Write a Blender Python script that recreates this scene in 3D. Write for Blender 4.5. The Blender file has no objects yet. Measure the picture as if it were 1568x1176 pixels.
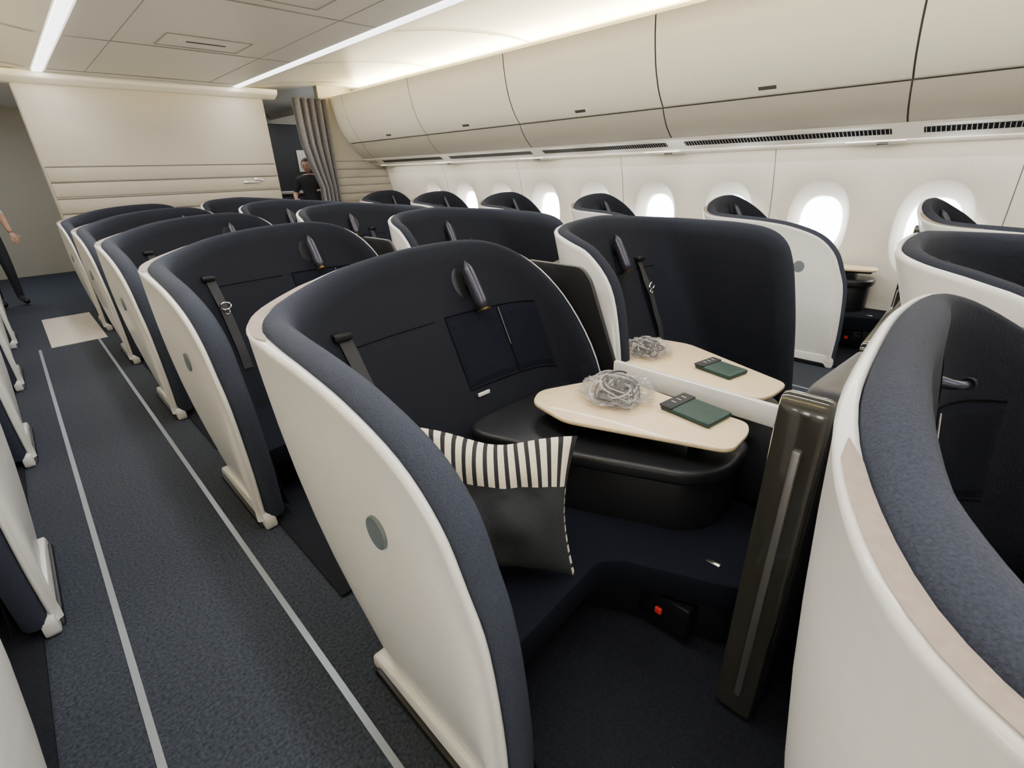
import bpy, bmesh, math, random
from mathutils import Vector, Matrix, noise
random.seed(4)
SC = bpy.context.scene
COL = SC.collection
CX = 1.53          # cabin centreline
YB = 7.2           # rear bulkhead

# ---------------------------------------------------------------- materials
def mat(name, col, rough=0.5, metal=0.0, nz=0.0, nscale=50, bump=0.0, bscale=200, emit=0.0, ecol=None,
        alpha=1.0, coat=0.0, sheen=0.0, spec=None, stretch=None, detail=3):
    m = bpy.data.materials.new(name); m.use_nodes = True
    nt = m.node_tree; b = nt.nodes['Principled BSDF']
    b.inputs['Roughness'].default_value = rough
    b.inputs['Metallic'].default_value = metal
    if coat: b.inputs['Coat Weight'].default_value = coat
    if sheen: b.inputs['Sheen Weight'].default_value = sheen
    if spec is not None: b.inputs['Specular IOR Level'].default_value = spec
    if alpha < 1: b.inputs['Alpha'].default_value = alpha
    if emit:
        b.inputs['Emission Color'].default_value = (*(ecol or col), 1)
        b.inputs['Emission Strength'].default_value = emit
    tc = nt.nodes.new('ShaderNodeTexCoord'); mp = nt.nodes.new('ShaderNodeMapping')
    nt.links.new(tc.outputs['Object'], mp.inputs['Vector'])
    if stretch: mp.inputs['Scale'].default_value = stretch
    n = nt.nodes.new('ShaderNodeTexNoise'); n.inputs['Scale'].default_value = nscale; n.inputs['Detail'].default_value = detail
    nt.links.new(mp.outputs[0], n.inputs['Vector'])
    k = max(nz, 0.02)
    r = nt.nodes.new('ShaderNodeValToRGB'); r.name = 'ramp'
    r.color_ramp.elements[0].position = 0.3; r.color_ramp.elements[1].position = 0.7
    r.color_ramp.elements[0].color = (*[v*(1-k) for v in col], 1)
    r.color_ramp.elements[1].color = (*[min(1, v*(1+k)) for v in col], 1)
    nt.links.new(n.outputs['Fac'], r.inputs['Fac']); nt.links.new(r.outputs['Color'], b.inputs['Base Color'])
    if bump:
        n2 = nt.nodes.new('ShaderNodeTexNoise'); n2.inputs['Scale'].default_value = bscale; n2.inputs['Detail'].default_value = 4
        nt.links.new(mp.outputs[0], n2.inputs['Vector'])
        bp = nt.nodes.new('ShaderNodeBump'); bp.inputs['Strength'].default_value = bump; bp.inputs['Distance'].default_value = 0.004
        nt.links.new(n2.outputs['Fac'], bp.inputs['Height']); nt.links.new(bp.outputs[0], b.inputs['Normal'])
    return m

NAVY = (0.0042, 0.0051, 0.0100)
M = {}
M['white'] = mat('shell_white', (0.75, 0.73, 0.685), 0.30, coat=0.2)
M['pad'] = mat('padding_two_tone', (0.032, 0.038, 0.056), 0.85, nz=0.25, nscale=300, bump=0.5, bscale=220, spec=0.25)
nt = M['pad'].node_tree
at = nt.nodes.new('ShaderNodeAttribute'); at.attribute_name = 'tone'
mx_ = nt.nodes.new('ShaderNodeMix'); mx_.data_type = 'RGBA'
nt.links.new(at.outputs['Fac'], mx_.inputs['Factor'])
mx_.inputs['A'].default_value = (*NAVY, 1)
nt.links.new(nt.nodes['ramp'].outputs['Color'], mx_.inputs['B'])
nt.links.new(mx_.outputs['Result'], nt.nodes['Principled BSDF'].inputs['Base Color'])
M['navy'] = mat('fabric_navy', NAVY, 0.9, nz=0.3, nscale=300, bump=0.3, bscale=350, spec=0.15)
M['seam'] = mat('seam_black', (0.001, 0.001, 0.002), 0.9, spec=0.1)
M['leather'] = mat('leather_black', (0.010, 0.010, 0.011), 0.40, nz=0.15, nscale=60, bump=0.15, bscale=500, spec=0.4)
M['plastic'] = mat('plastic_black', (0.006, 0.006, 0.007), 0.4, spec=0.35)
M['gloss'] = mat('monitor_gloss', (0.006, 0.006, 0.007), 0.08, coat=0.5)
M['frame'] = mat('unit_frame_olive', (0.045, 0.042, 0.034), 0.16, metal=0.4, coat=0.5)
M['taupe'] = mat('pocket_taupe', (0.30, 0.235, 0.19), 0.6, nz=0.1, nscale=80)
M['wood'] = mat('tray_birch', (0.74, 0.57, 0.34), 0.40, nz=0.10, nscale=14, stretch=(14, 1, 1), coat=0.15)
M['chrome'] = mat('chrome', (0.75, 0.75, 0.76), 0.2, metal=1)
M['gold'] = mat('gold_ring', (0.75, 0.6, 0.25), 0.3, metal=1)
M['lampgrey'] = mat('lamp_gunmetal', (0.045, 0.045, 0.065), 0.32, metal=0.6)
M['recess'] = mat('lamp_recess', (0.18, 0.17, 0.16), 0.35, metal=0.7)
M['strap'] = mat('belt_webbing', (0.014, 0.014, 0.017), 0.7, bump=0.3, bscale=600)
M['red'] = mat('red_tag', (0.6, 0.02, 0.02), 0.5)
M['grey'] = mat('grey_badge', (0.13, 0.16, 0.18), 0.35)
M['liner'] = mat('cabin_liner', (0.76, 0.72, 0.62), 0.42)
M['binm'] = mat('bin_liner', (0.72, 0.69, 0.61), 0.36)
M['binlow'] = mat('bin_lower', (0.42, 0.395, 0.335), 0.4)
M['side'] = mat('sidewall_liner', (0.80, 0.755, 0.665), 0.5)
M['bulk'] = mat('bulkhead_fabric', (0.37, 0.335, 0.27), 0.7, nz=0.10, nscale=120, bump=0.15, bscale=300)
M['groove'] = mat('groove', (0.14, 0.12, 0.10), 0.8)
M['cseam'] = mat('ceiling_seam', (0.34, 0.32, 0.26), 0.8)
M['gap'] = mat('gap_dark', (0.09, 0.08, 0.07), 0.8)
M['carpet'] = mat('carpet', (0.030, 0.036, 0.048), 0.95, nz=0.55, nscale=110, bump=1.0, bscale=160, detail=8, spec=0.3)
M['footshade'] = mat('footwell_shade_dark', (0.008, 0.009, 0.013), 0.95, nz=0.4, nscale=150, bump=0.6, bscale=200, spec=0.2)  # darkened carpet colour, footwell shade painted in
M['track'] = mat('seat_track', (0.22, 0.25, 0.28), 0.4, metal=0.4)
M['vinyl'] = mat('galley_vinyl', (0.52, 0.47, 0.39), 0.5, nz=0.1)
M['pane'] = mat('window_daylight', (1, 1, 1), 0.5, emit=14, ecol=(0.93, 0.97, 1.0))
M['strip'] = mat('light_diffuser', (1, 1, 1), 0.5, emit=4.5, ecol=(0.96, 0.94, 1.0))
M['curtain'] = mat('curtain_grey', (0.17, 0.16, 0.16), 0.9, nz=0.15, nscale=40)
M['dark'] = mat('galley_dark', (0.02, 0.02, 0.024), 0.5)
M['cream'] = mat('pillow_cream', (0.70, 0.62, 0.47), 0.85, nz=0.1, nscale=200)
M['charcoal'] = mat('pillow_charcoal', (0.020, 0.022, 0.025), 0.9, nz=0.2, nscale=200, bump=0.3)
M['black'] = mat('pillow_black', (0.012, 0.012, 0.013), 0.9)
M['green'] = mat('pouch_green', (0.006, 0.034, 0.027), 0.6, nz=0.2, nscale=90, bump=0.2)
M['bag'] = mat('clear_bag', (0.42, 0.40, 0.37), 0.10, alpha=0.24, spec=1.0)
M['cord'] = mat('cord_grey', (0.5, 0.48, 0.44), 0.45)
M['skin'] = mat('skin', (0.55, 0.32, 0.22), 0.55)
M['hair'] = mat('hair', (0.03, 0.02, 0.015), 0.7)
M['shirtw'] = mat('shirt_white', (0.75, 0.74, 0.73), 0.8)
M['shirtb'] = mat('shirt_black', (0.012, 0.012, 0.014), 0.8)
M['pants'] = mat('trousers_dark', (0.02, 0.022, 0.03), 0.8)

# ---------------------------------------------------------------- mesh helpers
def mk(name, verts, faces, mats, fmat=None, smooth=False):
    me = bpy.data.meshes.new(name)
    me.from_pydata([tuple(v) for v in verts], [], faces)
    for m in (mats if isinstance(mats, (list, tuple)) else [mats]): me.materials.append(m)
    if fmat:
        for i, k in enumerate(fmat): me.polygons[i].material_index = k
    if smooth:
        for p in me.polygons: p.use_smooth = True
    me.update()
    return me

def obj(name, me, parent=None, loc=None):
    o = bpy.data.objects.new(name, me); COL.objects.link(o)
    if parent: o.parent = parent
    if loc: o.location = loc
    return o

def empty(name, loc=(0, 0, 0)):
    e = bpy.data.objects.new(name, None); COL.objects.link(e); e.location = loc; e.empty_display_size = 0.1
    return e

def roundpoly(poly, rad=0.05, seg=5):
    out = []
    n = len(poly)
    for i in range(n):
        p0, p1, p2 = Vector(poly[i-1]), Vector(poly[i]), Vector(poly[(i+1) % n])
        d0 = (p0-p1); d2 = (p2-p1)
        r = min(rad, d0.length*0.45, d2.length*0.45)
        a = p1+d0.normalized()*r; b = p1+d2.normalized()*r
        for k in range(seg+1):
            t = k/seg
            out.append(tuple(a*(1-t)**2+p1*2*t*(1-t)+b*t*t))
    return out

def prism(name, poly, z0, z1, m, bevel=0.01, axis='z', seg=2, smooth=True):
    bm = bmesh.new()
    def mp(p, h):
        if axis == 'z': return (p[0], p[1], h)
        if axis == 'x': return (h, p[0], p[1])
        return (p[0], h, p[1])
    lo = [bm.verts.new(mp(p, z0)) for p in poly]; hi = [bm.verts.new(mp(p, z1)) for p in poly]
    n = len(poly)
    f1 = bm.faces.new(lo); f2 = bm.faces.new(hi)
    for i in range(n): bm.faces.new((lo[i], lo[(i+1) % n], hi[(i+1) % n], hi[i]))
    bmesh.ops.recalc_face_normals(bm, faces=bm.faces)
    if bevel > 0:
        ed = list(set(f1.edges) | set(f2.edges))
        if n <= 6: ed = list(bm.edges)
        bmesh.ops.bevel(bm, geom=ed, offset=bevel, segments=seg, profile=0.5, affect='EDGES', clamp_overlap=True)
    me = bpy.data.meshes.new(name); bm.to_mesh(me); bm.free(); me.materials.append(m)
    if smooth:
        for p in me.polygons: p.use_smooth = True
        try: me.set_sharp_from_angle(angle=math.radians(35))
        except Exception: pass
    return me

def box(name, a, b, m, bevel=0.006, smooth=True):
    return prism(name, [(a[0], a[1]), (b[0], a[1]), (b[0], b[1]), (a[0], b[1])], a[2], b[2], m, bevel, smooth=smooth)

def join(name, meshes):
    bm = bmesh.new(); mats = []
    for me, mx in meshes:
        idx = []
        for m in me.materials:
            if m not in mats: mats.append(m)
            idx.append(mats.index(m))
        nf = len(bm.faces); nv = len(bm.verts)
        bm.from_mesh(me)
        bm.faces.ensure_lookup_table(); bm.verts.ensure_lookup_table()
        for f in bm.faces[nf:]: f.material_index = idx[f.material_index] if idx else 0
        if mx is not None: bmesh.ops.transform(bm, matrix=mx, verts=bm.verts[nv:])
    out = bpy.data.meshes.new(name); bm.to_mesh(out); bm.free()
    for m in mats: out.materials.append(m)
    return out

def tube(name, pts, r, m, n=8):
    verts, faces = [], []
    pts = [Vector(p) for p in pts]
    up = Vector((0.13, 0.27, 0.95)).normalized()
    for i, p in enumerate(pts):
        t = (pts[min(i+1, len(pts)-1)]-pts[max(i-1, 0)]).normalized()
        a = t.cross(up)
        if a.length < 1e-3: a = t.cross(Vector((1, 0, 0)))
        a.normalize(); b = t.cross(a)
        rr = r[i] if isinstance(r, (list, tuple)) else r
        for k in range(n):
            th = 2*math.pi*k/n
            verts.append(p+(a*math.cos(th)+b*math.sin(th))*rr)
    for i in range(len(pts)-1):
        for k in range(n):
            faces.append((i*n+k, i*n+(k+1) % n, (i+1)*n+(k+1) % n, (i+1)*n+k))
    faces.append(tuple(range(n))); faces.append(tuple(range((len(pts)-1)*n, len(pts)*n)))
    return mk(name, verts, faces, m, smooth=True)

def catm(ctrl, per=4):
    out = []; n = len(ctrl); dim = len(ctrl[0])
    for i in range(n-1):
        p0 = ctrl[max(i-1, 0)]; p1 = ctrl[i]; p2 = ctrl[i+1]; p3 = ctrl[min(i+2, n-1)]
        for k in range(per):
            t = k/per
            out.append(tuple(0.5*((2*p1[d])+(-p0[d]+p2[d])*t+(2*p0[d]-5*p1[d]+4*p2[d]-p3[d])*t*t+(-p0[d]+3*p1[d]-3*p2[d]+p3[d])*t**3) for d in range(dim)))
    out.append(tuple(ctrl[-1]))
    return out

# ---------------------------------------------------------------- seat shell
# control rows: T(x,y,z) B(x,y,z) n(x,y) rimwidth padscale tone
def ctrl(variant):
    if variant == 'B':
        c = [
         ((0.00,0.60,0.05),(0.02,0.58,0.04),(1,0),0.012,.75,.35),
         ((0.00,0.63,0.27),(0.02,0.60,0.04),(1,0),0.012,.75,.35),
         ((0.00,0.665,0.52),(0.02,0.62,0.04),(1,0),0.012,.75,.35),
         ((0.00,0.70,0.70),(0.02,0.65,0.04),(1,0),0.012,.75,.35),
         ((0.00,0.735,0.84),(0.02,0.68,0.04),(1,0),0.012,.75,.35),
         ((0.00,0.78,0.935),(0.02,0.71,0.04),(1,0),0.012,.75,.35),
         ((0.00,0.86,0.985),(0.02,0.75,0.04),(1,0),0.012,.75,.35),
         ((0.00,1.00,1.005),(0.02,0.80,0.04),(1,0),0.012,.75,.35),
         ((0.00,1.165,1.01),(0.02,0.86,0.04),(1,-0.05),0.014,.75,.35),
         ((0.01,1.31,1.015),(0.03,0.93,0.04),(1,-0.25),0.016,.7,.35),
         ((0.06,1.42,1.02),(0.06,0.99,0.04),(0.8,-0.6),0.016,.65,.35),
         ((0.17,1.49,1.03),(0.15,1.05,0.04),(0.4,-0.92),0.014,.6,.35),
         ((0.34,1.525,1.045),(0.32,1.08,0.04),(0.1,-1),0.014,.6,.35)]
    else:
        c = [
         ((0.00,0.43,0.05),(0.02,0.42,0.04),(1,0),0.014,.9,1),
         ((0.00,0.432,0.27),(0.02,0.45,0.04),(1,0),0.014,.9,1),
         ((-.005,0.457,0.52),(0.02,0.49,0.04),(1,0),0.014,.9,1),
         ((-.01,0.50,0.646),(0.02,0.53,0.04),(1,0),0.014,.95,1),
         ((-.014,0.556,0.754),(0.02,0.57,0.04),(1,0),0.015,1,1),
         ((-.02,0.657,0.84),(0.02,0.63,0.04),(1,0),0.017,1,1),
         ((-.024,0.825,0.895),(0.02,0.70,0.04),(1,0),0.018,1,1),
         ((-.026,1.00,0.92),(0.02,0.78,0.04),(1,0),0.020,1,1),
         ((-.026,1.165,0.93),(0.02,0.85,0.04),(1,-0.06),0.026,1,1),
         ((-.015,1.315,0.938),(0.035,0.93,0.04),(1,-0.25),0.034,.95,1),
         ((0.045,1.43,0.95),(0.075,1.0,0.04),(0.78,-0.63),0.036,.9,.9),
         ((0.17,1.50,0.975),(0.17,1.06,0.04),(0.4,-0.92),0.030,.8,.6),
         ((0.34,1.535,1.01),(0.33,1.085,0.04),(0.12,-1),0.020,.65,.35)]
    if variant == 'B':
        c += [((0.52,1.535,1.06),(0.50,1.09,0.04),(0,-1),0.014,.6,.35),
         ((0.70,1.535,1.055),(0.70,1.09,0.04),(0,-1),0.014,.6,.35),
         ((0.85,1.51,1.045),(0.86,1.08,0.04),(-0.25,-0.97),0.014,.65,.35),
         ((0.945,1.44,1.03),(0.96,1.05,0.04),(-0.65,-0.75),0.016,.7,.35),
         ((1.01,1.32,1.01),(1.02,0.98,0.04),(-0.95,-0.3),0.018,.75,.35),
         ((1.025,1.20,0.97),(1.04,0.93,0.04),(-1,0),0.016,.75,.35),
         ((1.03,1.09,0.86),(1.05,0.90,0.04),(-1,0),0.014,.75,.35),
         ((1.04,1.03,0.68),(1.06,0.89,0.04),(-1,0),0.012,.75,.35),
         ((1.05,0.99,0.40),(1.06,0.88,0.04),(-1,0),0.012,.75,.35),
         ((1.06,0.97,0.06),(1.06,0.87,0.04),(-1,0),0.012,.75,.35)]
    else:
        c += [((0.54,1.548,1.035),(0.54,1.09,0.04),(0,-1),0.014,.5,.25),
         ((0.74,1.55,1.045),(0.74,1.09,0.04),(0,-1),0.012,.45,.25),
         ((0.92,1.525,1.04),(0.92,1.08,0.04),(-0.2,-0.97),0.010,.4,.2),
         ((1.05,1.455,1.0),(1.05,1.05,0.04),(-0.6,-0.8),0.008,.35,.1),
         ((1.115,1.33,0.92),(1.12,0.98,0.04),(-0.92,-0.4),0.006,.3,.1),
         ((1.14,1.19,0.79),(1.13,0.93,0.04),(-1,-0.1),0.006,.3,.1),
         ((1.145,1.06,0.60),(1.14,0.90,0.04),(-1,0),0.006,.3,.1),
         ((1.145,1.00,0.38),(1.14,0.89,0.04),(-1,0),0.006,.3,.1),
         ((1.145,0.97,0.06),(1.14,0.88,0.04),(-1,0),0.006,.3,.1)]
    if variant == 'A0':
        # front-row shell: more upright back, gentler corner, fuller padding
        d = []
        for i, (T, Bp, n, w, h, t) in enumerate(c):
            Bp = (Bp[0], Bp[1]+(0.0 if i < 6 else min(1, (i-5)/5)*0.30), Bp[2])
            if i == 9: T = (-.004, 1.305, .935)
            if i == 10: T = (0.065, 1.415, .948)
            if i == 11: T = (0.20, 1.495, .972); h = 1.0; t = .9
            if i == 12: h = .95; t = .75
            if i in (13, 14): h = .8; t = .55
            if i in (8, 9, 10): h = 1.15
            d.append((T, Bp, n, w, h, t))
        c = d
    return [(*a, *b, *n, w, h, t) for a, b, n, w, h, t in c]

class Shell:
    def __init__(s, variant):
        s.rows = catm(ctrl(variant), 4); s.N = len(s.rows)
        s.T = [Vector(r[0:3]) for r in s.rows]; s.B = [Vector(r[3:6]) for r in s.rows]
        s.n = [Vector((r[6], r[7], 0)).normalized() for r in s.rows]; s.w = [r[8] for r in s.rows]
        s.h = [r[9] for r in s.rows]; s.tone = [max(0, min(1, r[10])) for r in s.rows]
        s.W = []
        for i in range(s.N):
            t = (s.T[min(i+1, s.N-1)]-s.T[max(i-1, 0)]).normalized()
            s.W.append(t.cross(s.n[i]).normalized())
    def white(s):
        V, F = [], []; K = 9
        for i in range(s.N):
            T, B, n, w, W = s.T[i], s.B[i], s.n[i], s.w[i], s.W[i]
            T2 = T+W*0.012
            row = [B+(T2-B)*(k/(K-1))-n*0.028*math.sin(math.pi*k/(K-1)) for k in range(K)]
            row += [T+W*0.003-n*0.002, T-W*0.004+n*0.004, T-W*0.006+n*w*0.6, T-W*0.002+n*w, T+W*0.05+n*(w+0.002)]
            V += row
        R = K+5
        for i in range(s.N-1):
            for k in range(R-1): F.append((i*R+k, (i+1)*R+k, (i+1)*R+k+1, i*R+k+1))
        return mk('shell', V, F, M['white'], smooth=True)
    def q(s, i):
        T, B, n, w, W, h = s.T[i], s.B[i], s.n[i], s.w[i], s.W[i], s.h[i]
        Q = T+n*w
        out = [Q+W*0.04, Q+n*0.003-W*0.004, Q+n*0.018*h-W*0.018*h, Q+n*0.042*h-W*0.025*h, Q+n*0.066*h-W*0.016*h, Q+n*0.084*h+W*0.01*h, Q+n*0.090*h+W*0.06]
        return out, B+n*(w+0.09*h)+Vector((0, 0, 0.02))
    def pad(s):
        V, F, tn = [], [], []; K = 8
        for i in range(s.N):
            q, b = s.q(i); V += q; t = s.tone[i]
            tn += [t]*5+[t*.8, t*.25]
            for k in range(1, K+1): V.append(q[-1]+(b-q[-1])*k/K); tn.append(0)
        R = 7+K
        for i in range(s.N-1):
            for k in range(R-1):
                F.append((i*R+k, (i+1)*R+k, (i+1)*R+k+1, i*R+k+1))
        me = mk('padding', V, F, M['pad'], smooth=True)
        a = me.attributes.new('tone', 'FLOAT', 'POINT')
        for i, t in enumerate(tn): a.data[i].value = t
        return me
    def pt(s, fi, z, off=0.0):
        i = max(0, min(s.N-2, int(fi))); f = fi-i
        def at(j):
            q, b = s.q(j); a = q[-1]
            t = (a.z-z)/(a.z-b.z) if abs(a.z-b.z) > 1e-4 else 0
            return a+(b-a)*t + s.n[j]*off
        return at(i)*(1-f)+at(i+1)*f
    def idx(s, x, lo=44):
        for i in range(lo, s.N-1):
            if s.T[i].x <= x <= s.T[i+1].x: return i+(x-s.T[i].x)/(s.T[i+1].x-s.T[i].x)
        return s.N-2
    def patch(s, name, f0, f1, z0, z1, off, m, nu=10, nv=4):
        V, F = [], []
        for j in range(nv+1):
            for i in range(nu+1):
                e = (i in (0, nu)) or (j in (0, nv))
                V.append(s.pt(f0+(f1-f0)*i/nu, z0+(z1-z0)*j/nv, 0.0 if e else off))
        for j in range(nv):
            for i in range(nu): F.append((j*(nu+1)+i, j*(nu+1)+i+1, (j+1)*(nu+1)+i+1, (j+1)*(nu+1)+i))
        return mk(name, V, F, m, smooth=False)
    def strip(s, name, pts, wd, off, m):
        return tube(name, [s.pt(a, z, off) for a, z in pts], wd, m, 5)
    def pocket(s):
        V, F = [], []; i0, i1 = 33, 46
        for i in range(i0, i1+1):
            T, n, w, W = s.T[i], s.n[i], s.w[i], s.W[i]
            g = min(1, (i-i0)/1.0, (i1-i)/1.0)*0.36
            V += [T-W*0.0075+n*w*(0.5-g), T-W*0.0085+n*w*0.55, T-W*0.0065+n*w*(0.6+g)]
        for k in range(i1-i0):
            for j in range(2): F.append((k*3+j, k*3+j+1, (k+1)*3+j+1, (k+1)*3+j))
        return mk('rim_pocket', V, F, M['taupe'], smooth=True)

def oval(name, c, ax, bz, m, n=24, nx=-0.004):
    V = [Vector(c)+Vector((nx, 0, 0))]; F = []
    for k in range(n):
        th = 2*math.pi*k/n
        V.append(Vector((c[0]+nx, c[1]+ax*math.cos(th), c[2]+bz*math.sin(th))))
    for k in range(n): F.append((0, 1+k, 1+(k+1) % n))
    for k in range(n):
        th = 2*math.pi*k/n
        V.append(Vector((c[0]+0.01, c[1]+ax*1.08*math.cos(th), c[2]+bz*1.08*math.sin(th))))
    for k in range(n): F.append((1+k, 1+(k+1) % n, 1+n+(k+1) % n, 1+n+k))
    return mk(name, V, F, m, smooth=False)

def disc_on(S, f, z, ru, rz, off, m, name):
    c = S.pt(f, z, off); u = (S.pt(f+.5, z, off)-S.pt(f-.5, z, off)).normalized(); v = (S.pt(f, z+.03, off)-S.pt(f, z-.03, off)).normalized()
    V = [c]; n = 28
    for k in range(n):
        t = 2*math.pi*k/n; V.append(c+u*ru*math.cos(t)+v*rz*math.sin(t))
    return mk(name, V, [(0, 1+k, 1+(k+1) % n) for k in range(n)], m)

def seat_parts(variant):
    B = variant == 'B'
    S = Shell(variant); parts = []
    parts.append(('shell', S.white())); parts.append(('padding', S.pad()))
    if not B: parts.append(('rim_pocket', S.pocket()))
    fy = 0.155 if B else 0
    foot = prism('foot', roundpoly([(0.405+fy, 0.0), (0.985, 0.0), (0.975, 0.05), (0.80, 0.07), (0.44+fy, 0.085), (0.41+fy, 0.06)], 0.02, 3), 0.0, 0.045, M['white'], 0.008, axis='x')
    parts.append(('foot', foot))
    parts.append(('foot_bumper', prism('foot_bumper', roundpoly([(0.44+fy, 0.0), (0.96, 0.0), (0.94, 0.028), (0.46+fy, 0.028)], 0.01, 2), -0.012, 0.01, M['plastic'], 0.004, axis='x')))
    parts.append(('badge', oval('badge', (-0.014 if B else -0.033, 0.73+fy, 0.655), 0.034, 0.036, M['grey'])))
    parts.append(('footwell_shade', box('footwell_shade', (0.05, -0.12 if not B else 0.0, 0.0), (1.13, 1.0, 0.012), M['footshade'], 0.003)))  # thin dark sheet added to paint the shade on the footwell floor
    L = [(0.09, 0.57), (0.55, 0.60), (0.60, 0.56), (0.73, 0.26), (1.11, 0.26), (1.11, 1.05), (0.12, 1.05)]
    if B: L = [(0.09, 0.66), (0.55, 0.66), (0.60, 0.60), (0.73, 0.26), (1.05, 0.26), (1.05, 1.05), (0.12, 1.05)]
    parts.append(('seat_cushion', prism('seat_cushion', roundpoly(L, 0.04, 4), 0.15, 0.255, M['navy'], 0.018)))
    Lb = [(0.11, 0.70), (0.55, 0.70), (0.63, 0.58), (0.75, 0.27), (1.04, 0.27), (1.04, 0.98), (0.12, 0.98)]
    parts.append(('seat_base', prism('seat_base', roundpoly(Lb, 0.03, 3), 0.0, 0.155, M['plastic'], 0.004)))
    C = roundpoly([(0.52, 1.19), (0.66, 0.795), (0.805, 0.47), (0.91, 0.405), (1.13, 0.41), (1.13, 1.19)], 0.13, 8)
    C2 = roundpoly([(0.54, 1.13), (0.69, 0.80), (0.825, 0.49), (0.92, 0.425), (1.12, 0.43), (1.12, 1.13)], 0.12, 8)
    if B:
        C = [(min(x, 1.03), y) for x, y in C]; C2 = [(min(x, 1.025), y) for x, y in C2]
    parts.append(('console_body', prism('console_body', C2, 0.22, 0.46, M['leather'], 0.01)))
    parts.append(('console_top', prism('console_top', C, 0.435, 0.487, M['leather'], 0.016, seg=4)))
    Tp = [(0.705, 0.865), (0.735, 1.03), (0.82, 1.075), (1.10, 0.95), (1.075, 0.43), (1.015, 0.405), (0.88, 0.40)]
    T2 = [(0.75, 0.86), (0.77, 1.0), (1.075, 0.93), (1.05, 0.44), (0.90, 0.42)]
    if B:
        Tp = [(x-.06, y+.04) for x, y in Tp]; T2 = [(x-.06, y+.04) for x, y in T2]
    parts.append(('tray_table', prism('tray_table', roundpoly(Tp, 0.04, 5), 0.548, 0.563, M['wood'], 0.005)))
    parts.append(('tray_underside', prism('tray_underside', roundpoly(T2, 0.04, 4), 0.532, 0.548, M['gloss'], 0.006)))
    parts.append(('tray_support', box('tray_support', (0.87, 0.52, 0.48), (1.0, 0.92, 0.535), M['plastic'], 0.015)))
    # furniture unit ahead of the seat (stowed monitor)
    xr = 1.03 if B else 1.13
    xl = 0.60
    parts.append(('monitor_surround', prism('monitor_surround', roundpoly([(xl, 0.0), (xr, 0.0), (xr, 0.82), (xr-.04, 0.85), (xl+.05, 0.90), (xl, 0.86)], 0.03, 4), 0.14, 0.21, M['leather'], 0.012, axis='y')))
    parts.append(('unit_frame', prism('unit_frame', roundpoly([(xl-.035, 0.02), (xl+.01, 0.02), (xl+.012, 0.90), (xl-.02, 0.905), (xl-.035, 0.88)], 0.015, 4), 0.145, 0.235, M['frame'], 0.012, axis='y')))
    parts.append(('unit_frame_inner', prism('unit_frame_inner', roundpoly([(xl-.046, 0.10), (xl-.03, 0.10), (xl-.03, 0.80), (xl-.046, 0.80)], 0.004, 2), 0.175, 0.19, M['recess'], 0.003, axis='y')))
    parts.append(('monitor', prism('monitor', roundpoly([(xl+.04, 0.42), (xr-.02, 0.42), (xr-.02, 0.81), (xl+.04, 0.85)], 0.03, 4), 0.205, 0.235, M['gloss'], 0.006, axis='y')))
    parts.append(('monitor_trim', prism('monitor_trim', roundpoly([(xl+.03, 0.385), (xr-.01, 0.385), (xr-.01, 0.40), (xl+.03, 0.40)], 0.005, 2), 0.208, 0.225, M['chrome'], 0.002, axis='y')))
    parts.append(('literature_box', box('literature_box', (0.655, 0.36, 0.04), (0.73, 0.55, 0.15), M['gloss'], 0.008)))
    parts.append(('red_tag', box('red_tag', (0.648, 0.44, 0.085), (0.657, 0.46, 0.105), M['red'], 0.002)))
    parts.append(('latch', box('latch', (0.76, 0.34, 0.254), (0.775, 0.38, 0.261), M['chrome'], 0.002)))
    lx = 0.50 if B else 0.83
    f = S.idx(lx)
    if variant == 'A0':
        parts.append(('lamp_recess', disc_on(S, f-.3, 0.91, 0.026, 0.05, 0.003, M['recess'], 'lamp_recess')))
    else:
        parts.append(('lamp_recess', disc_on(S, f-.7, 0.905, 0.035, 0.06, 0.003, M['plastic'], 'lamp_recess')))
    if variant != 'A0':
        a = S.pt(f, 0.985, 0.035); b = S.pt(f+.15, 0.815, 0.045)
        parts.append(('reading_lamp', tube('reading_lamp', [a+(b-a)*k/6 for k in range(7)], [0.006, 0.021, 0.024, 0.025, 0.026, 0.027, 0.026], M['lampgrey'], 16)))
        parts.append(('reading_lamp_ring', tube('reading_lamp_ring', [b, b+(b-a).normalized()*0.006], 0.028, M['gold'], 16)))
        parts.append(('reading_lamp_arm', tube('reading_lamp_arm', [a*0.5+b*0.5, (a*0.5+b*0.5)+Vector((0.0, 0.06, 0))], 0.018, M['plastic'], 10)))
    else:
        c = S.pt(f-.3, 0.905, 0.0)
        parts.append(('coat_hook', tube('coat_hook', [c, c+Vector((-.005, -.02, 0)), c+Vector((.01, -.035, -.002)), c+Vector((.035, -.04, -.006))], [.012, .010, .008, .007], M['lampgrey'], 10)))
        parts.append(('coat_hook_knob', tube('coat_hook_knob', [c+Vector((.028, -.04, -.004)), c+Vector((.05, -.043, -.008))], .012, M['lampgrey'], 12)))
    if not B:
        f0 = S.idx(0.67); f1 = S.idx(0.94); f2 = S.idx(1.112)
        for nm, a0, a1 in (('door_panel_a', f0, f1-0.10), ('door_panel_b', f1+0.10, f2)):
            parts.append((nm, S.patch(nm, a0, a1, 0.555, 0.80, 0.007, M['navy'], 12, 10)))
        def seam(nm, pts): parts.append((nm, S.strip(nm, pts, 0.0020, 0.002, M['seam'])))
        seam('seam_a', [(f0, z/100) for z in range(55, 81, 5)]+[(f0+(f2-f0)*k/10, 0.805) for k in range(11)])
        seam('seam_b', [(f1, z/100) for z in range(55, 81, 5)])
        seam('seam_c', [(f0+(f2-f0)*k/10, 0.55) for k in range(11)])
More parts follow.
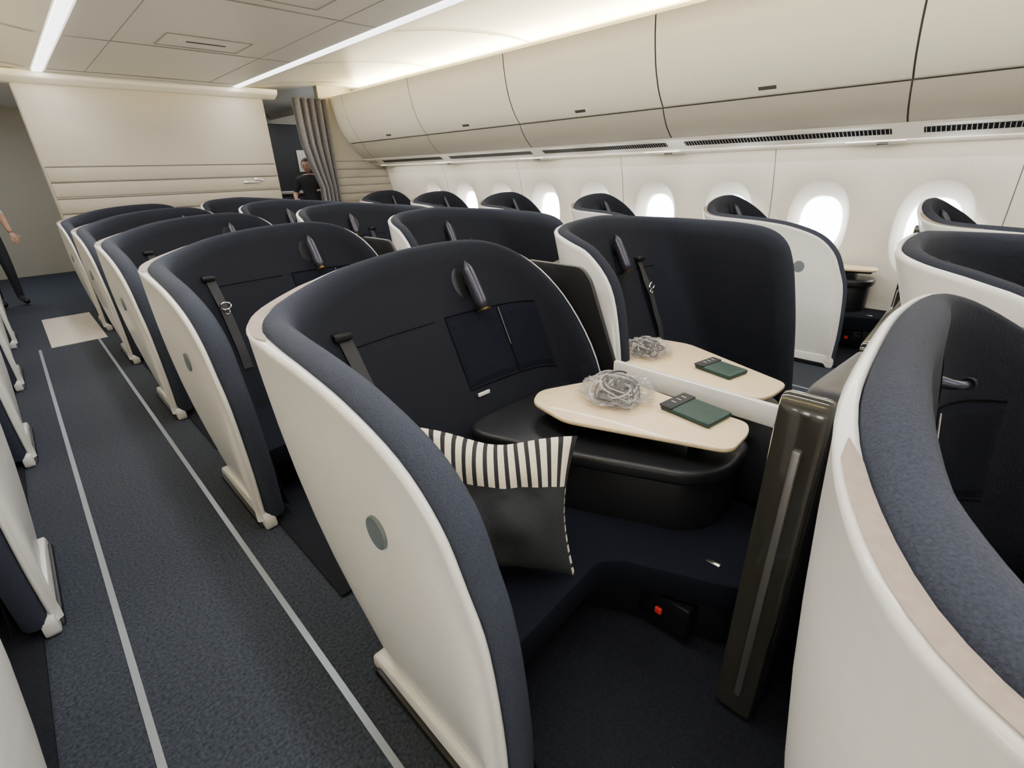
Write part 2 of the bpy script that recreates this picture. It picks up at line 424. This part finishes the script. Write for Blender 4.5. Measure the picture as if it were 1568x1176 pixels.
        parts.append(('door_edge', tube('door_edge', [S.pt(f1, 0.66, 0.008), S.pt(f1, 0.80, 0.008)], 0.0022, M['recess'], 6)))
        w0 = S.pt(f0+0.4, 0.53, 0.01)
        parts.append(('label', box('label', (w0.x-0.005, w0.y-0.008, w0.z-0.006), (w0.x+0.05, w0.y, w0.z+0.008), M['white'], 0.002)))
    fa = S.idx(0.20, 40); fb = S.idx(0.62 if not B else 0.9)
    parts.append(('back_seam', S.strip('back_seam', [(fa+(fb-fa)*k/14, 0.80) for k in range(15)], 0.0015, 0.001, M['seam'])))
    bxx = 0.22 if not B else 0.33
    f = S.idx(bxx, 40)
    V, F = [], []
    n = 14
    zs = [0.84-0.42*k/n for k in range(n+1)]
    for k, z in enumerate(zs):
        c = S.pt(f+k*0.06, z, 0.012+0.018*math.sin(math.pi*k/n))
        V += [c+Vector((-0.021, 0.003*math.sin(k), 0)), c+Vector((0.021, -0.003*math.sin(k*1.3), 0))]
    for k in range(n): F.append((2*k, 2*k+1, 2*k+3, 2*k+2))
    parts.append(('seatbelt_strap', mk('seatbelt_strap', V, F, M['strap'], smooth=True)))
    c = S.pt(f+0.3, 0.72, 0.04)
    if variant != 'A1':
        ring = [c+Vector((0.024*math.cos(t*math.pi/8), -0.01, 0.018*math.sin(t*math.pi/8))) for t in range(17)]
        parts.append(('seatbelt_buckle', tube('seatbelt_buckle', ring, 0.0045, M['chrome'], 8)))
        ring = [c+Vector((0.012*math.cos(t*math.pi/8), -0.012, -0.028+0.013*math.sin(t*math.pi/8))) for t in range(17)]
        parts.append(('seatbelt_hook', tube('seatbelt_hook', ring, 0.0035, M['chrome'], 8)))
    g = S.pt(f-0.2, 0.845, 0.01)
    parts.append(('belt_guide', box('belt_guide', (g.x-0.03, g.y-0.02, g.z-0.012), (g.x+0.03, g.y+0.02, g.z+0.014), M['plastic'], 0.008)))
    if variant in ('A', 'A0', 'A1'):
        parts.append(('divider', box('divider', (1.148, 0.36, 0.53), (1.172, 0.98, 0.605), M['white'], 0.006)))
        parts.append(('divider_core', box('divider_core', (1.150, 0.26, 0.02), (1.170, 0.98, 0.535), M['plastic'], 0.003)))
        parts.append(('partition', prism('partition', roundpoly([(0.97, 0.56), (1.115, 0.90), (1.16, 0.945), (1.46, 0.945), (1.46, 0.2), (0.97, 0.2)], 0.03, 4), 1.158, 1.18, M['plastic'], 0.006, axis='x')))
    return parts

CACHE = {v: seat_parts(v) for v in ('A', 'A0', 'A1', 'B', 'W')}
def place_seat(variant, x, y, sx):
    e = empty('airline_seat', (x, y, 0)); e.scale = (sx, 1, 1)
    for nm, me in CACHE[variant]: obj(nm, me, e)
    return e

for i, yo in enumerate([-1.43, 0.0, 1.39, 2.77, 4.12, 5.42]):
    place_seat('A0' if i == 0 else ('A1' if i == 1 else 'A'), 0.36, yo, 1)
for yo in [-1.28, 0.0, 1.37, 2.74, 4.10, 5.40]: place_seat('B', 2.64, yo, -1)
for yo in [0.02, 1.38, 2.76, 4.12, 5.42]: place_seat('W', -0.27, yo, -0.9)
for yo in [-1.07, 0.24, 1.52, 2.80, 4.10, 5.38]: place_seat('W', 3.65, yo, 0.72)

# ---------------------------------------------------------------- pillow
def pillow():
    TL, TR, BR, BL = Vector((.61, 1.05, .66)), Vector((.925, .70, .625)), Vector((.815, .61, .265)), Vector((.55, .90, .265))
    nrm = (TR-TL).cross(BL-TL).normalized()
    if nrm.y > 0: nrm = -nrm
    NU, NV = 75, 40; V, F, FM = [], [], []
    for side in (1, -1):
        for j in range(NV+1):
            for i in range(NU+1):
                u, v = i/NU, j/NV
                p = (BL*(1-u)+BR*u)*(1-v)+(TL*(1-u)+TR*u)*v
                c = (BL+BR+TL+TR)/4
                e = (4*u*(1-u)); g = (4*v*(1-v))
                p = p+(c-p)*0.15*((1-e)*g+(1-g)*e)
                th = 0.085*(max(e, 0)**0.5)*(max(g, 0)**0.5)
                wr = 0.007*math.sin(u*17+v*9)*e*g+0.006*math.sin(u*31-v*5)*e*(1 if v > .6 else .4)*g**.5+0.020*noise.noise(Vector((u*4, v*4, side)))*e*g
                V.append(p+nrm*side*(th+wr)+Vector((0, 0, 0.008*math.sin(u*9)*v)))
    o = (NU+1)*(NV+1)
    for s in (0, 1):
        for j in range(NV):
            for i in range(NU):
                a = s*o+j*(NU+1)+i
                F.append((a, a+1, a+NU+2, a+NU+1))
                v = j/NV
                if v >= 0.66: FM.append(1 if (i % 5) < 3 else 2)
                elif i == NU-1 and s == 0: FM.append(1 if (j % 3) < 2 else 2)
                else: FM.append(0)
    e = empty('striped_pillow')
    obj('pillow_body', mk('pillow_body', V, F, [M['charcoal'], M['cream'], M['black']], FM, smooth=True), e)
pillow()

# ---------------------------------------------------------------- items on tray
def bag(x, y, z, sc=1.0, seed=1, cable=False):
    rnd = random.Random(seed)
    e = empty('headphones_in_bag', (x, y, z))
    bm = bmesh.new(); bmesh.ops.create_icosphere(bm, subdivisions=5, radius=1)
    for v in bm.verts:
        d = v.co.normalized()
        k = 1+0.25*noise.noise(d*2.3+Vector((seed, 0, 0)))+0.34*abs(noise.noise(d*5+Vector((0, seed, 0))))+0.25*abs(noise.noise(d*11))
        v.co = Vector((d.x*0.098*k*sc, d.y*0.098*k*sc, max(0.0, 0.026+d.z*0.030*k)*sc))
    me = bpy.data.meshes.new('bag_film'); bm.to_mesh(me); bm.free(); me.materials.append(M['bag'])
    obj('bag_film', me, e)
    for c in range(15):
        pts = []; ph = rnd.random()*6; r0 = 0.03+0.055*rnd.random(); tl = rnd.random()*.8
        ox, oy = rnd.uniform(-.015, .015), rnd.uniform(-.015, .015)
        for k in range(40):
            t = k/39*1.8*math.pi+ph
            pts.append(((ox+r0*math.cos(t)*(1+.3*math.sin(t*1.37+c)))*sc, (oy+r0*.95*math.sin(t+tl))*sc, (0.008+0.020*(math.sin(t*.9+c)+1))*sc))
        obj('cord', tube('cord', pts, 0.0028, M['cord'] if c % 4 == 0 else M['plastic'], 6), e)
    for s in (-1, 1):
        ring = [(s*0.045*sc+0.028*math.cos(t*math.pi/8)*sc, 0.028*math.sin(t*math.pi/8)*sc, 0.025*sc+0.006*s) for t in range(17)]
        obj('ear_cup', tube('ear_cup', ring, 0.011*sc, M['plastic'], 8), e)
    if cable:
        obj('cable', tube('cable', catm([(-0.04, 0.09, 0.01), (0.02, 0.11, 0.04), (0.07, 0.08, 0.055), (0.09, 0.02, 0.03), (0.06, -0.05, 0.004), (0.01, -0.09, 0.003), (-0.03, -0.07, 0.01), (0.03, -0.03, 0.05)], 6), 0.002, M['cord'], 6), e)
bag(1.32, 0.835, 0.564, 1.08, 1, True)
bag(1.77, 0.99, 0.564, 0.92, 5)

def pouch(x, y, z, rot, sc=1.0):
    e = empty('amenity_pouch', (x, y, z)); e.rotation_euler = (0, 0, rot)
    obj('pouch_body', prism('pouch_body', roundpoly([(-.085*sc, -.062*sc), (.085*sc, -.062*sc), (.085*sc, .062*sc), (-.085*sc, .062*sc)], .008, 3), 0, .016, M['green'], .006), e)
    obj('pouch_flap', prism('pouch_flap', roundpoly([(.042*sc, -.064*sc), (.088*sc, -.064*sc), (.088*sc, .064*sc), (.042*sc, .064*sc)], .006, 3), .013, .020, M['strap'], .002), e)
    for k in range(3):
        obj('print_mark', box('print_mark', (.058*sc, (-.035+.026*k)*sc, .0201), (.074*sc, (-.031+.026*k)*sc, .0208), M['cord'], 0.0), e)
pouch(1.385, 0.580, 0.564, math.radians(82), 1.05)
pouch(1.78, 0.67, 0.564, math.radians(78), 0.92)

# ---------------------------------------------------------------- cabin shell
Y0, YE = -3.2, 10.5
XR = 4.52
def xw(z): return XR-0.26*(z-0.72)**2
def mir(x): return 2*CX-x
def flr(name, x0, x1, y0, y1, z0, z1, m): return obj(name, box(name, (x0, y0, z0), (x1, y1, z1), m, 0.0, smooth=False))
flr('floor', mir(4.7), 4.7, Y0-.1, YE, -0.1, 0.0, M['carpet'])
flr('floor_vinyl', -0.06, 0.33, 5.6, 6.9, -0.01, 0.004, M['vinyl'])
for i, x in enumerate((-0.137, 0.264, mir(-0.137), mir(0.264))):
    obj('trim_%d' % (i+1), box('t', (x-.009, Y0, 0), (x+.009, 5.6, .004), M['track'], 0, smooth=False))

ZC = 0.825; WP = 0.71
def wallpanel(yc, side):
    V, F = [], []; n = 40
    def put(y, z, dx):
        x = xw(z)+dx
        V.append((x if side > 0 else mir(x), y, z))
    cz0, cz1 = 0.30, 1.38
    for ri, (a, b, dx) in enumerate([(None, None, 0), (0.222, 0.332, 0), (0.212, 0.322, 0.006), (0.172, 0.250, 0.075), (0.160, 0.222, 0.09), (0.154, 0.214, 0.10), (0.150, 0.208, 0.115)]):
        for k in range(n):
            th = 2*math.pi*k/n; c, s = math.cos(th), math.sin(th)
            if a is None:
                q = max(abs(c), abs(s)); y = yc+WP/2*c/q; h = (cz1-ZC) if s > 0 else (ZC-cz0); z = ZC+h*s/q
            else:
                e = 0.82
                y = yc+a*math.copysign(abs(c)**e, c); z = ZC+b*math.copysign(abs(s)**e, s)
            put(y, z, dx)
    for r in range(6):
        for k in range(n): F.append((r*n+k, r*n+(k+1) % n, (r+1)*n+(k+1) % n, (r+1)*n+k))
    return V, F
def build_wall(side, name):
    V, F = [], []
    ys = [0.44+WP*k for k in range(-5, 9)]
    for yc in ys:
        v, f = wallpanel(yc, side); o = len(V); V += v; F += [tuple(o+i for i in q) for q in f]
    ya, yb = ys[0]-WP/2, ys[-1]+WP/2
    def strip(zs, y0, y1):
        for a, b in zip(zs[:-1], zs[1:]):
            o = len(V)
            for (y, z) in ((y0, a), (y1, a), (y1, b), (y0, b)):
                V.append((xw(z) if side > 0 else mir(xw(z)), y, z))
            F.append((o, o+1, o+2, o+3))
    strip([0, .1, .2, .3], ya, yb); strip([1.38, 1.43, 1.48], ya, yb)
    zz = [i*.1 for i in range(15)]+[1.48]
    strip(zz, Y0, ya); strip(zz, yb, YE)
    me = mk(name, V, F, M['side'], smooth=True)
    try: me.set_sharp_from_angle(angle=math.radians(40))
    except Exception: pass
    obj(name, me)
    for i, yc in enumerate(ys):
        x = xw(ZC)+0.112; n = 32
        vs = []
        for k in range(n):
            th = 2*math.pi*k/n; c, s = math.cos(th), math.sin(th)
            z = ZC+.215*math.copysign(abs(s)**.82, s); vs.append((x if side > 0 else mir(x), yc+.158*math.copysign(abs(c)**.82, c), z))
        obj('window_%d' % (i+1+(0 if side > 0 else 20)), mk('window', vs, [tuple(range(n))], M['pane']))
    V, F = [], []
    for yc in ys[::2]:
        y = yc+WP/2
        zs = [0.3+i*.09 for i in range(13)]
        o = len(V)
        for z in zs:
            x = xw(z)-0.002
            for d in (-.0025, .0025): V.append((x if side > 0 else mir(x), y+d, z))
        for k in range(12): F.append((o+2*k, o+2*k+1, o+2*k+3, o+2*k+2))
    obj('trim_%d' % (10 if side > 0 else 11), mk('seams', V, F, M['groove']))
build_wall(1, 'wall_right'); build_wall(-1, 'wall_left')
flr('wall_front', mir(4.7), 4.7, Y0-.1, Y0, 0, 2.6, M['liner'])
flr('wall_back', mir(4.7), 4.7, YE, YE+.1, 0, 2.6, M['bulk'])

def extrude_profile(prof, ys, side, m, name='x', smooth=True):
    V, F = [], []
    n = len(prof)
    for y in ys:
        for (x, z) in prof: V.append((x if side > 0 else mir(x), y, z))
    for j in range(len(ys)-1):
        for i in range(n-1): F.append((j*n+i, j*n+i+1, (j+1)*n+i+1, (j+1)*n+i))
    me = mk(name, V, F, m, smooth=smooth)
    try: me.set_sharp_from_angle(angle=math.radians(35))
    except Exception: pass
    return me
ysc = [Y0, YE]
cprof = [(CX, 2.285), (2.37, 2.28), (2.375, 2.287), (2.47, 2.287), (2.475, 2.28), (2.52, 2.285), (2.75, 2.32), (3.05, 2.36), (3.4, 2.39), (3.75, 2.405), (4.0, 2.39), (4.08, 2.34), (4.10, 2.262)]
ceil = join('ceiling', [(extrude_profile(cprof, ysc, s, M['liner']), None) for s in (1, -1)])
for p in ceil.polygons: p.use_smooth = True
try: ceil.set_sharp_from_angle(angle=math.radians(30))
except Exception: pass
obj('ceiling', ceil)
flr('ceiling_roof', mir(4.7), 4.7, Y0-.1, YE+.1, 2.55, 2.6, M['liner'])
e = empty('ceiling_light_strip')
for s in (1, -1):
    xs = sorted([2.385 if s > 0 else mir(2.385), 2.46 if s > 0 else mir(2.46)])
    obj('diffuser', box('diffuser', (xs[0], Y0+.05, 2.274), (xs[1], YB-.17, 2.286), M['strip'], 0.002), e)
pc = []
def bx(a, b, m): pc.append((box('b', a, b, m, 0, smooth=False), None))
for k in range(-1, 6):
    y = 0.655+1.55*k
    bx((0.70, y-.0025, 2.277), (2.36, y+.0025, 2.29), M['cseam'])
for x in (0.98, 2.08): bx((x-.002, Y0, 2.2795), (x+.002, 6.9, 2.29), M['cseam'])
for yy in (1.7, 3.2, 4.8):
    x0, x1 = 1.25, 1.85
    for (a, b) in (((x0, yy, 2.278), (x1, yy+.004, 2.29)), ((x0, yy+.42, 2.278), (x1, yy+.424, 2.29)), ((x0, yy, 2.278), (x0+.004, yy+.42, 2.29)), ((x1, yy, 2.278), (x1+.004, yy+.42, 2.29))): bx(a, b, M['cseam'])
    bx((x0+.12, yy+.12, 2.272), (x1-.12, yy+.22, 2.29), M['liner'])
    bx((x0+.16, yy+.145, 2.269), (x1-.16, yy+.175, 2.274), M['gap'])
obj('trim_20', join('ceiling_details', pc))
for s, nm in ((1, 'trim_21'), (-1, 'trim_22')):
    pr = [(x, z-0.006) for x, z in cprof[5:11]]
    obj(nm, join('ribs', [(extrude_profile(pr, [0.655+1.55*k-.012, 0.655+1.55*k+.012], s, M['bulk']), None) for k in range(-2, 5)]))

# ---- overhead bins
dprof = catm([(3.655, 2.262), (3.665, 2.16), (3.685, 2.05), (3.715, 1.94), (3.765, 1.83), (3.815, 1.755), (3.862, 1.703)], 4)
def bins(side, name):
    e = empty(name)
    sx = (lambda x: x) if side > 0 else mir
    for k in range(-3, 7):
        y0 = 0.655+1.55*(k-1)+0.005; y1 = y0+1.55-.010
        if y1 > YB: y1 = YB-.02
        if y0 > y1-.05: continue
        V, F = [], []
        prof = [(4.0, 2.275), (3.70, 2.275), (3.667, 2.272)]+dprof+[(3.872, 1.70), (3.90, 1.715)]
        n = len(prof)
        for y in (y0, y0+.004, y1-.004, y1):
            sh = 0.004 if y in (y0, y1) else 0
            for x, z in prof: V.append((sx(x+sh), y, z))
        for j in range(3):
            for i in range(n-1): F.append((j*n+i, j*n+i+1, (j+1)*n+i+1, (j+1)*n+i))
        me = mk('bin_door', V, F, M['binm'], smooth=True)
        try: me.set_sharp_from_angle(angle=math.radians(30))
        except Exception: pass
        obj('bin_door', me, e)
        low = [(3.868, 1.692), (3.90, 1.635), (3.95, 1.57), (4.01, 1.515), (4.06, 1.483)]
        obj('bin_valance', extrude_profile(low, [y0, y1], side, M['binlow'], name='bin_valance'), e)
        if y1-y0 < 1: continue
        yc = (y0+y1)/2
        ho = obj('bin_handle', box('bin_handle', (-.012, -.06, -.016), (.012, .06, .016), M['recess'], .004), e); ho.location = (sx(3.836), yc, 1.748); ho.rotation_euler = (0, math.radians(-42)*side, 0)
    back = [(x+.02, z) for x, z in dprof]+[(3.90, 1.65), (3.96, 1.575), (4.02, 1.52), (4.08, 1.485)]
    obj('bin_gap_liner', extrude_profile(back, [Y0, YB-.02], side, M['gap'], name='bin_gap_liner'), e)
    led = [(4.045, 1.492), (4.055, 1.478), (4.085, 1.470), (4.165, 1.425), (4.19, 1.408), (4.33, 1.385), (4.43, 1.378)]
    obj('service_unit_ledge', extrude_profile(led, [Y0, YB], side, M['liner'], name='ledge'), e)
    for k in range(-1, 6):
        y0 = 0.655+1.55*(k-1)+.08; y1 = min(y0+1.39, YB-.05)
        x0, z0, x1, z1 = 4.098, 1.4615, 4.150, 1.4325
        V = [(sx(x0), y0, z0), (sx(x1), y0, z1), (sx(x1), y1, z1), (sx(x0), y1, z0)]
        obj('air_grille', mk('air_grille', V, [(0, 1, 2, 3)], M['seam']), e)
        V, F = [], []
        nn = 60
        for q in range(nn):
            yy = y0+(q+.5)*(y1-y0)/nn; o = len(V)
            V += [(sx(x0), yy-.002, z0-.001), (sx(x1), yy-.002, z1-.001), (sx(x1), yy+.002, z1-.001), (sx(x0), yy+.002, z0-.001)]; F.append((o, o+1, o+2, o+3))
        obj('air_grille_fins', mk('fins', V, F, M['binlow']), e)
        o2 = obj('service_panel', box('service_panel', (-.05, -.17, -.008), (.05, .17, .006), M['binlow'], .006), e); o2.location = (sx(4.27), y0+.1, 1.394); o2.rotation_euler = (0, math.radians(9)*side, 0)
        b2 = obj('reading_spot', box('reading_spot', (-.02, -.03, -.014), (.02, .03, 0), M['gloss'], .004), e); b2.location = (sx(4.27), y0+.06, 1.390)
bins(1, 'overhead_bins'); bins(-1, 'overhead_bins')

# ---- bulkhead (centre)
e = empty('wall_bulkhead')
obj('panel', box('panel', (0.42, YB, 0), (2.76, YB+.12, 2.22), M['bulk'], 0.02), e)
g = []
for z in (1.45, 1.30, 1.14, .99, .84):
    g.append((box('g', (0.44, YB-.012, z-.005), (2.74, YB+.01, z+.003), M['groove'], 0), None))
    g.append((box('g', (0.44, YB-.010, z-.006-.14), (2.74, YB+.01, z-.006), M['bulk'], 0.008), None))
obj('grooves', join('grooves', g), e)
obj('top_fascia', prism('top_fascia', roundpoly([(YB-.16, 2.29), (YB-.14, 2.235), (YB-.02, 2.19), (YB+.12, 2.19), (YB+.12, 2.29)], .03, 4), 0.3, 2.9, M['liner'], 0.005, axis='x'), e)
obj('sign_plate', box('sign_plate', (2.30, YB-.02, 1.225), (2.50, YB-.005, 1.245), M['chrome'], .003), e)
obj('sign_arrow', box('sign_arrow', (2.44, YB-.02, 1.245), (2.55, YB-.005, 1.285), M['chrome'], .003), e)
e = empty('wall_rear_right')
obj('panel', box('panel', (3.50, YB, 0), (4.56, YB+.10, 2.5), M['bulk'], 0), e)
g = []
for z in (1.47, 1.36, 1.25, 1.14, 1.03):
    g.append((box('g', (3.52, YB-.004, z-.004), (4.50, YB+.01, z+.001), M['groove'], 0), None))
    g.append((box('g', (3.52, YB-.010, z-.10), (4.50, YB+.01, z-.006), M['bulk'], 0.006), None))
obj('grooves', join('grooves', g), e)
e = empty('wall_rear_left')
obj('panel', box('panel', (mir(4.56), YB, 0), (mir(3.50), YB+.10, 2.5), M['bulk'], 0), e)
def curtain(name, x0, x1, y):
    V, F = [], []; n = 70; nz = 8
    for k in range(n+1):
        u = k/n; d = .05*math.sin(k*.42)+.008*math.sin(k*1.3)
        for j in range(nz+1):
            z = .03+2.2*j/nz; pin = 0.45*math.exp(-((z-1.0)/.45)**2)
            x = x0+(x1-x0)*(u+(1-u)*pin)
            V.append((x, y+d*(1-.4*pin), z))
    for k in range(n):
        for j in range(nz): F.append((k*(nz+1)+j, (k+1)*(nz+1)+j, (k+1)*(nz+1)+j+1, k*(nz+1)+j+1))
    obj(name, mk(name, V, F, M['curtain'], smooth=True))
curtain('curtain', 3.10, 3.55, YB-.07)
curtain('curtain', mir(3.52), mir(3.40), YB-.07)
e = empty('galley_unit')
obj('body', box('body', (2.5, 9.3, 0.004), (4.2, 10.2, 2.1), M['dark'], .02), e)
obj('counter', box('counter', (2.5, 9.25, 1.0), (4.2, 9.35, 1.05), M['chrome'], .01), e)
obj('placard', box('placard', (3.95, 9.28, 1.35), (4.12, 9.3, 1.7), M['white'], .01), e)
for k in range(4): obj('cart_door', box('cart_door', (2.53+.42*k, 9.27, .05), (2.92+.42*k, 9.31, .95), M['lampgrey'], .01), e)

# ---------------------------------------------------------------- people
def skinmesh(name, verts, edges, radii, root=0, sub=2):
    me = bpy.data.meshes.new(name); me.from_pydata(verts, edges, []); o = bpy.data.objects.new(name, me); COL.objects.link(o)
    o.modifiers.new('skin', 'SKIN')
    for i, r in enumerate(radii):
        me.skin_vertices[0].data[i].radius = (r, r) if not isinstance(r, tuple) else r
        me.skin_vertices[0].data[i].use_root = (i == root)
    s = o.modifiers.new('sub', 'SUBSURF'); s.levels = sub; s.render_levels = sub
    dg = bpy.context.evaluated_depsgraph_get(); dg.update()
    out = bpy.data.meshes.new_from_object(o.evaluated_get(dg))
    bpy.data.objects.remove(o)
    for p in out.polygons: p.use_smooth = True
    return out

def person(name, x, y, rot, sc, shirt, elbowL, wristL, elbowR, wristR):
    e = empty(name, (x, y, 0.004)); e.rotation_euler = (0, 0, rot); e.scale = (sc, sc, sc)
    v = [(0, 0, .95), (0, .01, 1.10), (0, .01, 1.28), (0, .01, 1.42), (0, 0, 1.50), (-.17, .01, 1.40), elbowL, wristL, (.17, .01, 1.40), elbowR, wristR,
         (-.09, 0, .88), (-.10, -.02, .50), (-.10, .03, .09), (-.11, -.13, .04), (.09, 0, .88), (.10, -.03, .50), (.11, .02, .09), (.12, -.14, .04)]
    ed = [(0, 1), (1, 2), (2, 3), (3, 4), (3, 5), (5, 6), (6, 7), (3, 8), (8, 9), (9, 10), (0, 11), (11, 12), (12, 13), (13, 14), (0, 15), (15, 16), (16, 17), (17, 18)]
    r = [(.15, .11), (.14, .10), (.16, .11), (.13, .09), .055, .065, .045, .028, .065, .045, .028, .085, .06, .042, .035, .085, .06, .042, .035]
    me = skinmesh('body', v, ed, r)
    for m in (shirt, M['pants'], M['skin'], M['plastic']): me.materials.append(m)
    eL, wL, eR, wR = map(Vector, (elbowL, wristL, elbowR, wristR))
    for p in me.polygons:
        c = p.center; k = 0
        if c.z < .98: k = 1
        if c.z < .09: k = 3
        if c.z > 1.475: k = 2
        for el, wr in ((eL, wL), (eR, wR)):
            d = wr-el; t = max(0, min(1, (c-el).dot(d)/d.length_squared))
            if (c-(el+d*t)).length < .065 and t > .02 and abs(c.x) > .12: k = 2
        p.material_index = k
    obj('body', me, e)
    bm = bmesh.new(); bmesh.ops.create_uvsphere(bm, u_segments=32, v_segments=24, radius=1)
    for w in bm.verts:
        c = w.co.copy(); zz = c.z; k = 1-.22*max(0, -zz)**1.3
        w.co = Vector((c.x*.076*k, c.y*.094*k, zz*.112))
        if abs(c.x) < .18 and c.y < -.8 and -.35 < zz < .12: w.co.y -= .018*(1-abs(c.x)/.2)*(1-(zz+.1)**2*4)
    me = bpy.data.meshes.new('head'); bm.to_mesh(me); bm.free(); me.materials.append(M['skin'])
    for p in me.polygons: p.use_smooth = True
    obj('head', me, e, (0, -.02, 1.62))
    for s in (-1, 1):
        bm = bmesh.new(); bmesh.ops.create_uvsphere(bm, u_segments=12, v_segments=8, radius=.011)
        m2 = bpy.data.meshes.new('eye'); bm.to_mesh(m2); bm.free(); m2.materials.append(M['plastic']); obj('eye', m2, e, (s*.028, -.103, 1.625))
        bm = bmesh.new(); bmesh.ops.create_uvsphere(bm, u_segments=12, v_segments=8, radius=.026)
        for w in bm.verts: w.co.x *= .4
        m2 = bpy.data.meshes.new('ear'); bm.to_mesh(m2); bm.free(); m2.materials.append(M['skin']); obj('ear', m2, e, (s*.076, -.01, 1.61))
    obj('mouth', box('mouth', (-.022, -.108, 1.563), (.022, -.098, 1.569), M['red'], .002), e)
    bm = bmesh.new(); bmesh.ops.create_uvsphere(bm, u_segments=32, v_segments=24, radius=1)
    for w in bm.verts: w.co = Vector((w.co.x*.084, w.co.y*.10, w.co.z*.115))
    kill = [w for w in bm.verts if w.co.z < -.02 or (w.co.y < -.055 and w.co.z < .055)]
    bmesh.ops.delete(bm, geom=kill, context='VERTS')
    me = bpy.data.meshes.new('hair'); bm.to_mesh(me); bm.free(); me.materials.append(M['hair'])
    for p in me.polygons: p.use_smooth = True
    obj('hair', me, e, (0, -.012, 1.632))
    for el, wr, s in ((eL, wL, -1), (eR, wR, 1)):
        d = (wr-el).normalized(); sd = d.cross(Vector((0, 0, 1)))
        if sd.length < .2: sd = Vector((0, 1, 0))
        sd.normalize(); up = sd.cross(d)
        ms = [(skinmesh('palm', [wr, wr+d*.04, wr+d*.085], [(0, 1), (1, 2)], [.026, (.036, .018), (.038, .016)]), None)]
        for k, L in enumerate((.070, .080, .074, .058)):
            b = wr+d*.085+sd*(-.028+.019*k)
            ms.append((skinmesh('finger', [b-d*.02, b+d*L*.45, b+d*L*.8-up*.015, b+d*L*.95-up*.032], [(0, 1), (1, 2), (2, 3)], [.009, .009, .008, .007]), None))
        b = wr+d*.03-sd*.028
        ms.append((skinmesh('thumb', [b, b-sd*.025+d*.03, b-sd*.028+d*.06], [(0, 1), (1, 2)], [.011, .010, .008]), None))
        for m_, _ in ms: m_.materials.append(M['skin'])
        hm = join('hand', ms)
        for p in hm.polygons: p.use_smooth = True
        obj('hand', hm, e)
person('cabin_crew_member', 3.52, 8.0, math.radians(-35), 0.88, M['shirtb'], (-.27, -.02, 1.15), (-.22, -.24, 1.10), (.26, .02, 1.13), (.22, -.20, 1.20))
person('standing_passenger', -0.24, 8.0, math.radians(15), 0.86, M['shirtw'], (-.25, .0, 1.13), (-.25, -.16, .95), (.25, .02, 1.13), (.24, -.14, .93))

# ---------------------------------------------------------------- lights
def area(name, loc, sx, sy, power, col, rot):
    L = bpy.data.lights.new(name, 'AREA'); L.shape = 'RECTANGLE'; L.size = sx; L.size_y = sy; L.energy = power; L.color = col
    o = bpy.data.objects.new(name, L); COL.objects.link(o); o.location = loc; o.rotation_euler = rot
    return o
LY = (Y0+YB)/2; LL = YB-Y0-.4
for nm, x in (('ceiling_strip_lamp', 2.42), ('ceiling_strip_lamp', mir(2.42))):
    area(nm, (x, LY, 2.272), .06, LL, 120, (0.95, 0.96, 1.0), (0, 0, 0))
for s in (1, -1):
    x = 3.97
    area('cove_lamp', (x if s > 0 else mir(x), LY, 2.31), .08, LL, 300, (1.0, 0.86, 0.52), (0, math.radians(180-55)*s, 0))
    area('sidewall_lamp', ((4.20 if s > 0 else mir(4.20)), LY, 1.40), .03, LL, 24, (1.0, 0.95, 0.86), (0, math.radians(-25)*s, 0))
area('galley_lamp', (3.1, 8.6, 2.26), 1.2, .5, 14, (1, .97, .9), (0, 0, 0))
area('galley_lamp', (0.0, 8.6, 2.26), 1.2, .5, 30, (0.9, .95, 1), (0, 0, 0))

w = bpy.data.worlds.new('World'); SC.world = w; w.use_nodes = True
w.node_tree.nodes['Background'].inputs[0].default_value = (0.9, 0.95, 1, 1); w.node_tree.nodes['Background'].inputs[1].default_value = 1.0

# ---------------------------------------------------------------- camera
th, p, r = math.radians(44.2), math.radians(24.0), math.radians(1.75)
F = Vector((math.cos(p)*math.sin(th), math.cos(p)*math.cos(th), -math.sin(p)))
R0 = Vector((math.cos(th), -math.sin(th), 0)); U0 = R0.cross(F)
X = R0*math.cos(r)-U0*math.sin(r); Yv = R0*math.sin(r)+U0*math.cos(r)
cam = bpy.data.cameras.new('camera'); co = bpy.data.objects.new('camera', cam); COL.objects.link(co)
mx = Matrix((X, Yv, -F)).transposed().to_4x4(); mx.translation = Vector((0, 0, 1.3)); co.matrix_world = mx
cam.sensor_width = 36; cam.lens = 36*740/1568; cam.clip_start = 0.02
SC.camera = co
